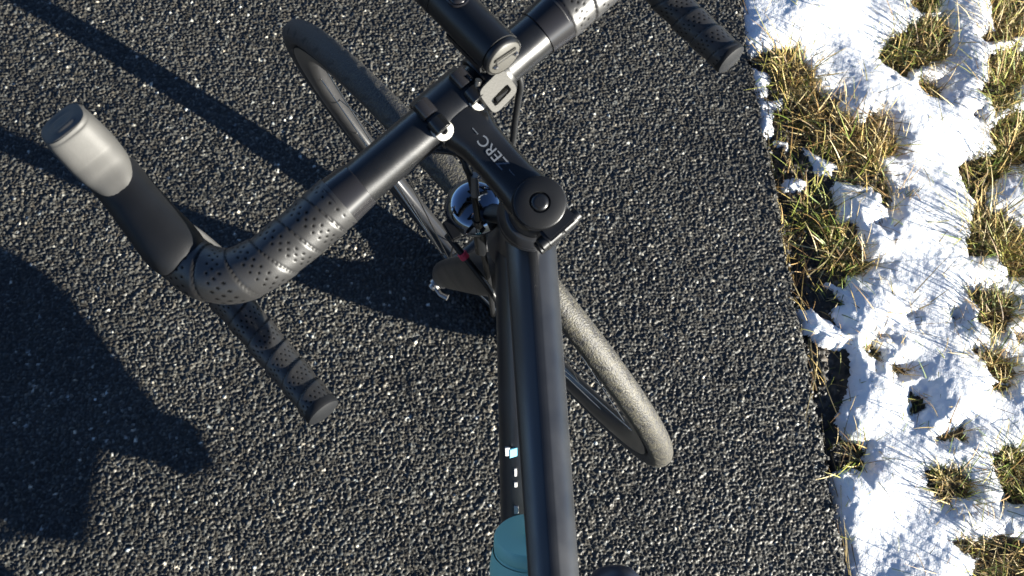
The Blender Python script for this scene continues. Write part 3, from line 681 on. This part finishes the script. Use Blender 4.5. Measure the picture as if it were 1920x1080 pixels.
# slotted strap end behind the bar
so_ = rb(932, 172, BAR.z+.012)
sx = BLx.copy(); sn = (-SUNB+V(-.2, 0, .9)).normalized(); sx = (sx-sn*sx.dot(sn)).normalized(); sy = sn.cross(sx)
def slotted(c, outer, inner, shift, th, n=40):
    vs = []; fs = []
    for z in (-th, th):
        for (w, h, e, o) in ((*outer, 5, 0), (*inner, 7, shift)):
            for i in range(n):
                t = 2*math.pi*i/n; a, b_ = math.cos(t), math.sin(t)
                vs.append(c+sx*(math.copysign(abs(a)**(2/e), a)*w)+sy*(math.copysign(abs(b_)**(2/e), b_)*h+o)+sn*z)
    for i in range(n):
        k = (i+1) % n
        fs += [(i, k, n+k, n+i), (2*n+i, 2*n+k, 3*n+k, 3*n+i), (i, k, 2*n+k, 2*n+i), (n+i, n+k, 3*n+k, 3*n+i)]
    return MB().add(vs, fs)
slotted(so_, (.0130, .0098), (.0088, .0027), -.0032, .0020).build('slotted_bracket', M['bracket'], lamp, ml_)
MB().sweep([rb(897, 150, BAR.z+.022), rb(893, 165, BAR.z+.016)], .0022, 12).build('strap_pin', M['steel'], lamp, ml_)
#@@PART3@@
# ------------------------------------------------------------------ the rider (only the tip of the right shoe is in view)
def Wb(*p): return QB @ V(*p)
def skin_mesh(name, nodes, edges, m, root, vox=.008, it=6):
    """one continuous surface grown over a skeleton of tapering limbs"""
    mb = MB()
    def r_of(k): r_ = nodes[k][1]; return sum(r_)/2 if hasattr(r_, '__len__') else r_
    for a, b_ in edges:
        A_, B_ = Vector(nodes[a][0]), Vector(nodes[b_][0]); ra, rb_ = r_of(a), r_of(b_); d_ = B_-A_; L = d_.length
        pr_ = [(-ra*math.cos(t), ra*math.sin(t)) for t in np.linspace(.15, math.pi/2, 6)]+[(L+rb_*math.sin(t), rb_*math.cos(t)) for t in np.linspace(0, math.pi/2-.15, 6)]
        mb.lathe(pr_, A_, d_, 20)
    me = bpy.data.meshes.new(name); me.from_pydata(mb.v, [], mb.f)
    o = bpy.data.objects.new(name, me); col.objects.link(o)
    md = o.modifiers.new('remesh', 'REMESH'); md.mode = 'VOXEL'; md.voxel_size = vox
    sm_ = o.modifiers.new('smooth', 'SMOOTH'); sm_.iterations = it; sm_.factor = .5
    bpy.context.view_layer.update()
    nm = bpy.data.meshes.new_from_object(o.evaluated_get(bpy.context.evaluated_depsgraph_get()))
    bpy.data.objects.remove(o); nm.materials.clear(); nm.materials.append(m); nm.shade_smooth(); nm.name = name
    return nm
person = empty('person'); person.location = (-.2, -.78, 0)
tag(person, 'rider in navy clothes astride the bicycle, dark shoe resting on the right pedal', 'person')
pi = Matrix.Translation((.2, .78, 0))
hipR, hipL = Wb(.085, -.83, 1.03), Wb(-.085, -.83, 1.03)
kneeR, ankR = Wb(.112, -.545, .665), Wb(.120, -.672, .300)
kneeL, ankL = V(-.285, -.72, .58), V(-.345, -.80, .135)
pel = Wb(0, -.84, 1.06)
N = {'pel': (pel, (.125, .105)), 'waist': (V(-.145, -.835, 1.20), (.115, .095)), 'chest': (V(-.175, -.83, 1.36), (.135, .105)), 'top': (V(-.195, -.815, 1.47), (.10, .075)),
 'neck': (V(-.205, -.805, 1.54), .052), 'jaw': (V(-.212, -.785, 1.60), (.060, .070)), 'head': (V(-.215, -.79, 1.67), (.074, .090)), 'crown': (V(-.216, -.80, 1.735), (.055, .065)),
 'nose': (V(-.213, -.690, 1.645), .012),
 'hr': (hipR, .088), 'kr': (kneeR, .056), 'ar': (ankR, .036), 'hl': (hipL, .085), 'kl': (kneeL, .056), 'al': (ankL, .036),
 'cr': ((kneeR*.6+ankR*.4)+V(0, -.012, 0), .052), 'cl': ((kneeL*.6+ankL*.4)+V(0, -.012, 0), .052),
 'sr': (V(-.03, -.82, 1.45), .055), 'er': (V(.055, -.70, 1.235), .040), 'wr': (V(-.115, -.600, 1.545), .026), 'sl': (V(-.36, -.82, 1.45), .055), 'el': (V(-.455, -.70, 1.235), .040), 'wl': (V(-.375, -.600, 1.545), .026),
 'fr': (Wb(.120, -.60, .245), .030), 'fl': (V(-.345, -.74, .075), .030)}
for s_, nm_ in ((-1, 'l'), (1, 'r')):
    N['w'+nm_+'2'] = (V(-.145+s_*.055, -.835, 1.20), .090); N['c'+nm_+'2'] = (V(-.175+s_*.075, -.83, 1.37), .098); N['b'+nm_+'2'] = (pel+V(s_*.055, -.01, 0), .110)
Ed = [('bl2', 'wl2'), ('wl2', 'cl2'), ('br2', 'wr2'), ('wr2', 'cr2'), ('cl2', 'sl'), ('cr2', 'sr'), ('bl2', 'br2'), ('bl2', 'hl'), ('br2', 'hr')]
Ed += [('pel', 'waist'), ('waist', 'chest'), ('chest', 'top'), ('top', 'neck'), ('neck', 'jaw'), ('jaw', 'head'), ('head', 'crown'), ('jaw', 'nose'), ('pel', 'hr'), ('hr', 'kr'), ('kr', 'cr'), ('cr', 'ar'), ('ar', 'fr'),
 ('pel', 'hl'), ('hl', 'kl'), ('kl', 'cl'), ('cl', 'al'), ('al', 'fl'), ('top', 'sr'), ('sr', 'er'), ('er', 'wr'), ('top', 'sl'), ('sl', 'el'), ('el', 'wl')]
for sd, wx in (('r', -.140), ('l', -.350)):      # palms at the two ends of the phone, fingers curled behind it
    s = 1 if sd == 'r' else -1
    N['p'+sd] = (V(wx, -.585, 1.590), (.022, .014)); N['q'+sd] = (V(wx-s*.006, -.580, 1.618), (.020, .013)); Ed += [('w'+sd, 'p'+sd), ('p'+sd, 'q'+sd)]
    for k in range(4):
        b0 = V(wx-s*.010, -.566-.012*k, 1.618+.004*(k % 2)); a_ = b0+V(-s*.028, .002, .014); c_ = a_+V(-s*.022, 0, -.004)
        N[f'f{sd}{k}'] = (b0, .0085); N[f'g{sd}{k}'] = (a_, .0080); N[f'h{sd}{k}'] = (c_, .0070); Ed += [('q'+sd, f'f{sd}{k}'), (f'f{sd}{k}', f'g{sd}{k}'), (f'g{sd}{k}', f'h{sd}{k}')]
    b0 = V(wx-s*.016, -.600, 1.592); N['t'+sd] = (b0, .0095); N['u'+sd] = (b0+V(-s*.022, .004, .006), .008); Ed += [('p'+sd, 't'+sd), ('t'+sd, 'u'+sd)]
def part_of(parent, name, me, mtx=pi):
    o = bpy.data.objects.new(name, me); col.objects.link(o); o.parent = parent; o.matrix_local = mtx; return o
body = part_of(person, 'body', skin_mesh('body', N, Ed, M['skin'], 'pel'))
def sub(keys, grow): return {k: (N[k][0], tuple(x+grow for x in N[k][1]) if hasattr(N[k][1], '__len__') else N[k][1]+grow) for k in keys}
jk = ['pel', 'waist', 'chest', 'top', 'sr', 'er', 'wr', 'sl', 'el', 'wl', 'bl2', 'br2', 'wl2', 'wr2', 'cl2', 'cr2']
J = sub(jk, .012); J['top'] = (N['top'][0]+V(0, 0, -.01), .098); J['bl2'] = (N['bl2'][0]+V(0, 0, .04), .118); J['br2'] = (N['br2'][0]+V(0, 0, .04), .118)
part_of(person, 'jacket', skin_mesh('jacket', J, [e for e in Ed if e[0] in jk and e[1] in jk], M['navy'], 'pel', .012, 4))
tk = ['bl2', 'br2', 'pel', 'hr', 'kr', 'cr', 'ar', 'hl', 'kl', 'cl', 'al']
T = sub(tk, .009); T['pel'] = (pel+V(0, 0, -.01), .118)
part_of(person, 'tights', skin_mesh('tights', T, [e for e in Ed if e[0] in tk and e[1] in tk], M['black_cloth'], 'pel', .012, 4))
def shoe_mesh():
    secs = [(-.375, .200, .221, .010), (-.379, .194, .232, .022), (-.392, .186, .243, .033), (-.42, .176, .253, .041), (-.46, .158, .260, .046), (-.50, .140, .266, .048), (-.515, .134, .269, .047), (-.535, .142, .273, .045), (-.565, .166, .281, .042), (-.61, .168, .310, .037), (-.655, .168, .345, .035), (-.70, .169, .350, .033), (-.722, .182, .338, .026), (-.732, .210, .300, .012)]
    vs = []; n = 24
    for y, zb, zt, w in secs:
        for k in range(n):
            t = 2*math.pi*k/n; c, s = math.cos(t), math.sin(t)
            e = .75 if s < 0 else 1.0; x = math.copysign(abs(c)**(.6 if s < 0 else .9), c)*w; z = (zb+zt)/2+math.copysign(abs(s)**e, s)*(zt-zb)/2
            vs.append((x, y, z))
    L = len(secs); fs = [(i*n+k, i*n+(k+1) % n, (i+1)*n+(k+1) % n, (i+1)*n+k) for i in range(L-1) for k in range(n)]+[tuple(range(n)), tuple((L-1)*n+k for k in range(n))]
    return MB().add(vs, fs).mesh('shoe', M['shoe'], 70)
SHM = shoe_mesh()
right = part_of(person, 'shoe', SHM, pi @ QB @ Matrix.Translation((.118, 0, .014)))
left = part_of(person, 'shoe', SHM, pi @ Matrix.Translation((-.345, -.225, -.170)) @ Matrix.Translation((0, -.5, .17)) @ Matrix.Rotation(R(-14), 4, 'X') @ Matrix.Translation((0, .5, -.17)))
for sh in (right, left):
    o = MB().sweep(catmull([(-.047, -.475, .205), (-.036, -.48, .254), (0, -.482, .2685), (.036, -.48, .254), (.047, -.475, .205)], 6), (.012, .0016), prof=flat_prof(12, 4), up=(0, 0, 1)).build('shoe_strap', M['shoe_grey'], sh)
hm = MB()
hm.lathe([(-.02, .112), (.0, .114), (.035, .108), (.065, .090), (.085, .060), (.095, .025), (.097, 0)], V(-.2155, -.795, 1.690), (0, -.12, 1), 40, cap=False)
o = bpy.data.objects.new('helmet', hm.mesh('helmet', M['plastic'])); col.objects.link(o); o.parent = person; o.matrix_local = pi
for s in (-1, 1):
    MB().lathe([(0, .0), (.001, .007), (.006, .012), (.010, .010), (.012, .0)], V(-.2135+s*.028, -.708, 1.672), (0, 1, 0), 16).build('eye', M['white'], person, pi)
    MB().lathe([(0, .0), (.001, .018), (.010, .022), (.014, .014)], V(-.2135+s*.068, -.785, 1.650), (s, -.2, 0), 16).build('ear', M['skin'], person, pi)
MB().sweep([(-.235, -.707, 1.612), (-.2125, -.700, 1.608), (-.19, -.707, 1.612)], (.004, .004), 8).build('mouth', mat('lips', (.35, .12, .1), .5), person, pi)
# ------------------------------------------------------------------ grass
M['grass'] = mat('dry_grass', (.2, .17, .06), .55, spec=.35, attr='tint')
nt = M['grass'].node_tree; b = nt.nodes['Principled BSDF']
STRAW = np.array([[.50, .36, .13], [.44, .32, .11], [.32, .20, .07], [.56, .46, .24], [.20, .12, .045]])
GREEN = np.array([[.17, .20, .035], [.12, .17, .025], [.25, .25, .05], [.33, .30, .07]])
def blades(nb, base, az, pitch, ln, wid, bend, cols, rg, seg=6):
    """curved tapering leaves; base (nb,3)"""
    t = np.linspace(0, 1, seg+1)
    co = np.zeros((nb, seg+1, 2, 3)); pos = base.copy(); cl = np.zeros((nb, seg+1, 2, 3))
    tw = rg.uniform(-.6, .6, nb)
    for i in range(seg+1):
        p = pitch+bend*t[i]**1.3; a = az+tw*t[i]*.6
        d = np.stack([np.cos(a)*np.sin(p), np.sin(a)*np.sin(p), np.cos(p)], 1)
        sd = np.stack([-np.sin(a+tw), np.cos(a+tw), tw*.4], 1); w = wid*(1-t[i]**2.2)*.5+.00012
        co[:, i, 0] = pos-sd*w[:, None]; co[:, i, 1] = pos+sd*w[:, None]
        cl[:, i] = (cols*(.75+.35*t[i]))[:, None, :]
        pos = pos+d*(ln/seg)[:, None]
        pos[:, 2] = np.maximum(pos[:, 2], base[:, 2]-.004+.004*t[i])
    v = co.reshape(-1, 3); k = np.arange(nb)[:, None]*(seg+1)*2+np.arange(seg)[None, :]*2
    q = np.stack([k, k+1, k+3, k+2], -1).reshape(-1, 4); return v, q, cl.reshape(-1, 3)
def blade_mesh(name, parts):
    off = 0; VS = []; QS = []; CS = []
    for v, q, c in parts: VS.append(v); QS.append(q+off); CS.append(c); off += len(v)
    v = np.concatenate(VS); q = np.concatenate(QS); c = np.concatenate(CS)
    me = bpy.data.meshes.new(name); me.vertices.add(len(v)); me.vertices.foreach_set('co', v.astype(np.float32).ravel())
    me.loops.add(q.size); me.loops.foreach_set('vertex_index', q.ravel().astype(np.int32)); me.polygons.add(len(q))
    me.polygons.foreach_set('loop_start', np.arange(0, q.size, 4, dtype=np.int32)); me.polygons.foreach_set('loop_total', np.full(len(q), 4, np.int32)); me.update(); me.validate()
    a = me.attributes.new('tint', 'FLOAT_COLOR', 'POINT'); a.data.foreach_set('color', np.c_[c, np.ones(len(c))].astype(np.float32).ravel())
    me.materials.append(M['grass']); me.shade_smooth(); return me
def palette(n, green, rg):
    g = rg.random(n) < green
    c = np.where(g[:, None], GREEN[rg.integers(0, len(GREEN), n)], STRAW[rg.integers(0, len(STRAW), n)])
    return c*rg.uniform(.7, 1.25, (n, 1))
def tuft(px, py, rad, ln, n, green, label, seed, wid=.0016, up=0., fan=None):
    rg = np.random.default_rng(seed); c = gnd(px, py); z = soil_z(c.x, c.y)-.002
    a0 = rg.uniform(0, 2*np.pi, n); rr = rad*np.sqrt(rg.random(n))*1.05
    base = np.stack([np.cos(a0)*rr, np.sin(a0)*rr, np.zeros(n)], 1)
    az_ = a0+rg.normal(0, 1.1, n)+.5*np.sin(a0*2+seed) if fan is None else rg.normal(fan, .8, n)
    pitch = np.clip(rg.normal(.95-up, .42, n), .05, 1.5); L = ln*np.clip(rg.lognormal(-.1, .42, n), .3, 2.1)
    part = blades(n, base, az_, pitch, L, wid*rg.uniform(.45, 1.3, n), rg.uniform(-.1, 1.0, n), palette(n, green, rg), rg)
    # flattened dead leaves at the foot of the tuft
    k = int(n*.9); a1 = rg.uniform(0, 2*np.pi, k); rr = rad*np.sqrt(rg.random(k))*.8
    b1 = np.stack([np.cos(a1)*rr, np.sin(a1)*rr, rg.uniform(.001, .008, k)], 1)
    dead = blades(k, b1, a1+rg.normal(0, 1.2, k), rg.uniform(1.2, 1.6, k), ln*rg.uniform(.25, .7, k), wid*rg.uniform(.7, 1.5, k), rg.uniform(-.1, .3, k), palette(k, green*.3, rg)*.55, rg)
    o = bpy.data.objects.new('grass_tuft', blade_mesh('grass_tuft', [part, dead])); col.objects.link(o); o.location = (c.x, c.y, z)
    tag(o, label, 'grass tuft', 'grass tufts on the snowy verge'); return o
TUFTS = [
 (1487, 132, .034, .052, 190, .25, 'thick straw coloured tuft just right of the bar end at the path edge'),
 (1500, 205, .030, .050, 150, .35, 'yellow tuft directly below the thick straw tuft near the bar end'),
 (1555, 235, .034, .044, 150, .20, 'brown straw tuft between the bar end tuft and the wide snow tongue'),
 (1625, 262, .036, .048, 180, .15, 'matted pale straw tuft at the left end of the wide snow tongue'),
 (1655, 300, .026, .040, 110, .12, 'brown stalky tuft leaning over the wide snow tongue'),
 (1535, 392, .030, .050, 140, .50, 'yellow green tuft beside the dark soil, upper of two at the path edge'),
 (1590, 470, .032, .042, 170, .65, 'bright green tuft beside the dark soil, lower of two at the path edge'),
 (1467, 432, .010, .050, 16, .55, 'sparse few bladed tuft reaching over the asphalt edge'),
 (1690, 385, .022, .040, 90, .35, 'small upright tuft in the middle of the snow band'),
 (1725, 85, .048, .046, 240, .45, 'large green and brown tuft in the bare patch near the top'),
 (1757, 160, .022, .034, 80, .15, 'small dark brown tuft just below the large top tuft'),
 (1728, 12, .030, .046, 130, .30, 'straw tuft cut by the top edge of the photo'),
 (1868, 40, .045, .060, 240, .30, 'tall orange straw tuft in the top right corner'),
 (1890, 165, .048, .060, 240, .50, 'dense yellow green tuft at the right edge below the corner tuft'),
 (1862, 230, .026, .045, 90, .40, 'short tuft on the snow bank left of the dense right edge tuft'),
 (1838, 325, .036, .048, 170, .50, 'olive tuft at the right with long shadows on the snow before it'),
 (1900, 290, .034, .055, 150, .45, 'shaded green tuft at the far right above the olive tuft'),
 (1850, 440, .044, .060, 230, .50, 'biggest yellow green tuft half way down the right edge'),
 (1905, 490, .030, .050, 140, .60, 'leafy green tuft at the right edge behind the biggest tuft'),
 (1865, 590, .032, .046, 150, .55, 'round yellow green tuft in its own snow hollow at the right'),
 (1872, 690, .034, .046, 150, .45, 'straw tuft in the next snow hollow below the round one'),
 (1628, 852, .014, .060, 34, .75, 'star shaped green tuft between the path edge and the snow'),
 (1795, 912, .032, .036, 110, .30, 'low brown tuft in a round hollow in the lower snow'),
 (1892, 885, .034, .044, 160, .60, 'orange and green tuft at the lower right edge'),
 (1872, 1040, .040, .036, 150, .45, 'wide dark tuft in the bottom right corner'),
 (1815, 1022, .014, .040, 26, .70, 'few green blades poking from the snow left of the corner tuft'),
 (1713, 580, .010, .040, 26, .05, 'small fan of pale grey stalks standing in the snow'),
 (1660, 610, .008, .060, 14, .10, 'three long pale straws leaning over the left snow edge'),
 (1633, 650, .014, .030, 34, .10, 'little brown tuft at the left snow edge'),
 (1695, 690, .014, .024, 34, .25, 'tiny brown tuft half buried in the snow'),
 (1782, 828, .016, .030, 34, .55, 'small green sprout beside a dark leaf in the snow'),
 (1690, 650, .006, .050, 8, .10, 'lone bent straw lying over the snow'),
]
for i, tdef in enumerate(TUFTS): tuft(*tdef, seed=100+i)
# dark withered leaf clump
rg = np.random.default_rng(77); parts = []
c = gnd(1732, 757); z = top_z(c.x, c.y)
k = 16; a1 = rg.uniform(0, 6.28, k)
parts.append(blades(k, np.stack([np.cos(a1)*.008, np.sin(a1)*.010, rg.uniform(0, .008, k)], 1), a1, rg.uniform(.9, 1.5, k), rg.uniform(.012, .026, k), rg.uniform(.006, .010, k), rg.uniform(-.4, .8, k), np.tile(np.array([[.045, .03, .018]]), (k, 1))*rg.uniform(.5, 1.6, (k, 1)), rg))
k = 9; parts.append(blades(k, np.stack([.014+.004*np.arange(k), .004+.002*np.arange(k), np.full(k, .010)], 1), rg.uniform(0, 6.28, k), rg.uniform(.4, 1.4, k), np.full(k, .008), np.full(k, .005), rg.uniform(-.3, .6, k), np.tile(np.array([[.06, .04, .025]]), (k, 1)), rg))
o = bpy.data.objects.new('withered_plant', blade_mesh('withered_plant', parts)); col.objects.link(o); o.location = (c.x, c.y, z)
tag(o, 'dark withered leaf clump lying in a hollow of the snow', 'plant')
# loose grass over the bare ground, straws along the path edge, single straws through the snow
rg = np.random.default_rng(9); bases = []
while len(bases) < 11000:
    x, y = rg.uniform(.46, 1.32), rg.uniform(-.6, .84)
    if x < float(edge_x(y))+.012: continue
    i = int((x-.43)/.0024); j = int((y+.60)/.0024); bare = SNOWD[min(j, SNOWD.shape[0]-1), min(i, SNOWD.shape[1]-1)] < 0
    d = x-float(edge_x(y))
    pz = .30+.9*min(1, max(0, (d-.06)/.10)) if bare else (.30 if SNOWD[min(j, SNOWD.shape[0]-1), min(i, SNOWD.shape[1]-1)] < .012 else .035)
    if d < .10 and y < .02 and bare: pz = .10
    if rg.random() < pz: bases.append((x, y, soil_z(x, y)-.001 if bare else top_z(x, y)-.006))
B = np.array(bases); n = len(B)
gm = vnoise(B[:, 0], B[:, 1], .07, 71); green = np.clip(.35+.5*gm, .05, .8)
cc = np.where((rg.random(n) < green)[:, None], GREEN[rg.integers(0, 4, n)], STRAW[rg.integers(0, 5, n)])*rg.uniform(.55, 1.1, (n, 1))
parts = [blades(n, B, rg.uniform(0, 6.28, n), np.clip(rg.normal(.95, .4, n), .1, 1.6), +.034*rg.lognormal(0, .45, n), .0012*rg.uniform(.6, 1.4, n), rg.uniform(0, .8, n), cc, rg)]
k = 150; yy = rg.uniform(-.6, .84, k); xx = edge_x(yy)+np.abs(rg.normal(.006, .010, k))
zz = np.array([soil_z(a, b_)+.004 for a, b_ in zip(xx, yy)])
parts.append(blades(k, np.stack([xx, yy, zz+rg.uniform(.002, .008, k)], 1), np.where(rg.random(k) < .5, 1.57, -1.57)+rg.normal(0, .35, k), rg.uniform(1.35, 1.58, k), rg.uniform(.04, .12, k), rg.uniform(.0010, .0018, k), rg.uniform(-.05, .1, k), STRAW[rg.integers(0, 5, k)]*rg.uniform(.35, .9, (k, 1)), rg, 8))
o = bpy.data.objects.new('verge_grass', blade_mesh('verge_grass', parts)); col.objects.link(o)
tag(o, label='short straw and green grass scattered over the verge', kind='stuff')
# crumbs of gravel along the broken path edge
rg = np.random.default_rng(41); V_ = []; F_ = []
cube = np.array([(a, b_, c_) for a in (-1, 1) for b_ in (-1, 1) for c_ in (-1, 1)], float)
cf = [(0, 1, 3, 2), (4, 6, 7, 5), (0, 4, 5, 1), (2, 3, 7, 6), (0, 2, 6, 4), (1, 5, 7, 3)]
for _ in range(1500):
    y = rg.uniform(-.6, .84); x = float(edge_x(y))+abs(rg.normal(.012, .030))-.006; sz = .0010+.0022*rg.random()**2.5
    z = (soil_z(x, y) if x > float(edge_x(y))+.002 else -.002)+sz*.4
    rot = np.array(Quaternion(rg.normal(0, 1, 4)).normalized().to_matrix()); k = len(V_)
    pts_ = (cube*rg.uniform(.45, 1.0, (8, 3))*sz*rg.uniform(.6, 1.3, 3))@rot.T+np.array([x, y, z]); V_ += [tuple(q_) for q_ in pts_]; F_ += [tuple(i_+k for i_ in f_) for f_ in cf]
M['gravel'] = mat('gravel', (.055, .052, .046), .6, var=.6, vscale=90)
gv = MB().add(V_, F_).build('gravel', M['gravel'], ang=25); tag(gv, label='loose dark gravel crumbs along the broken edge of the path', kind='stuff')
# ------------------------------------------------------------------ end
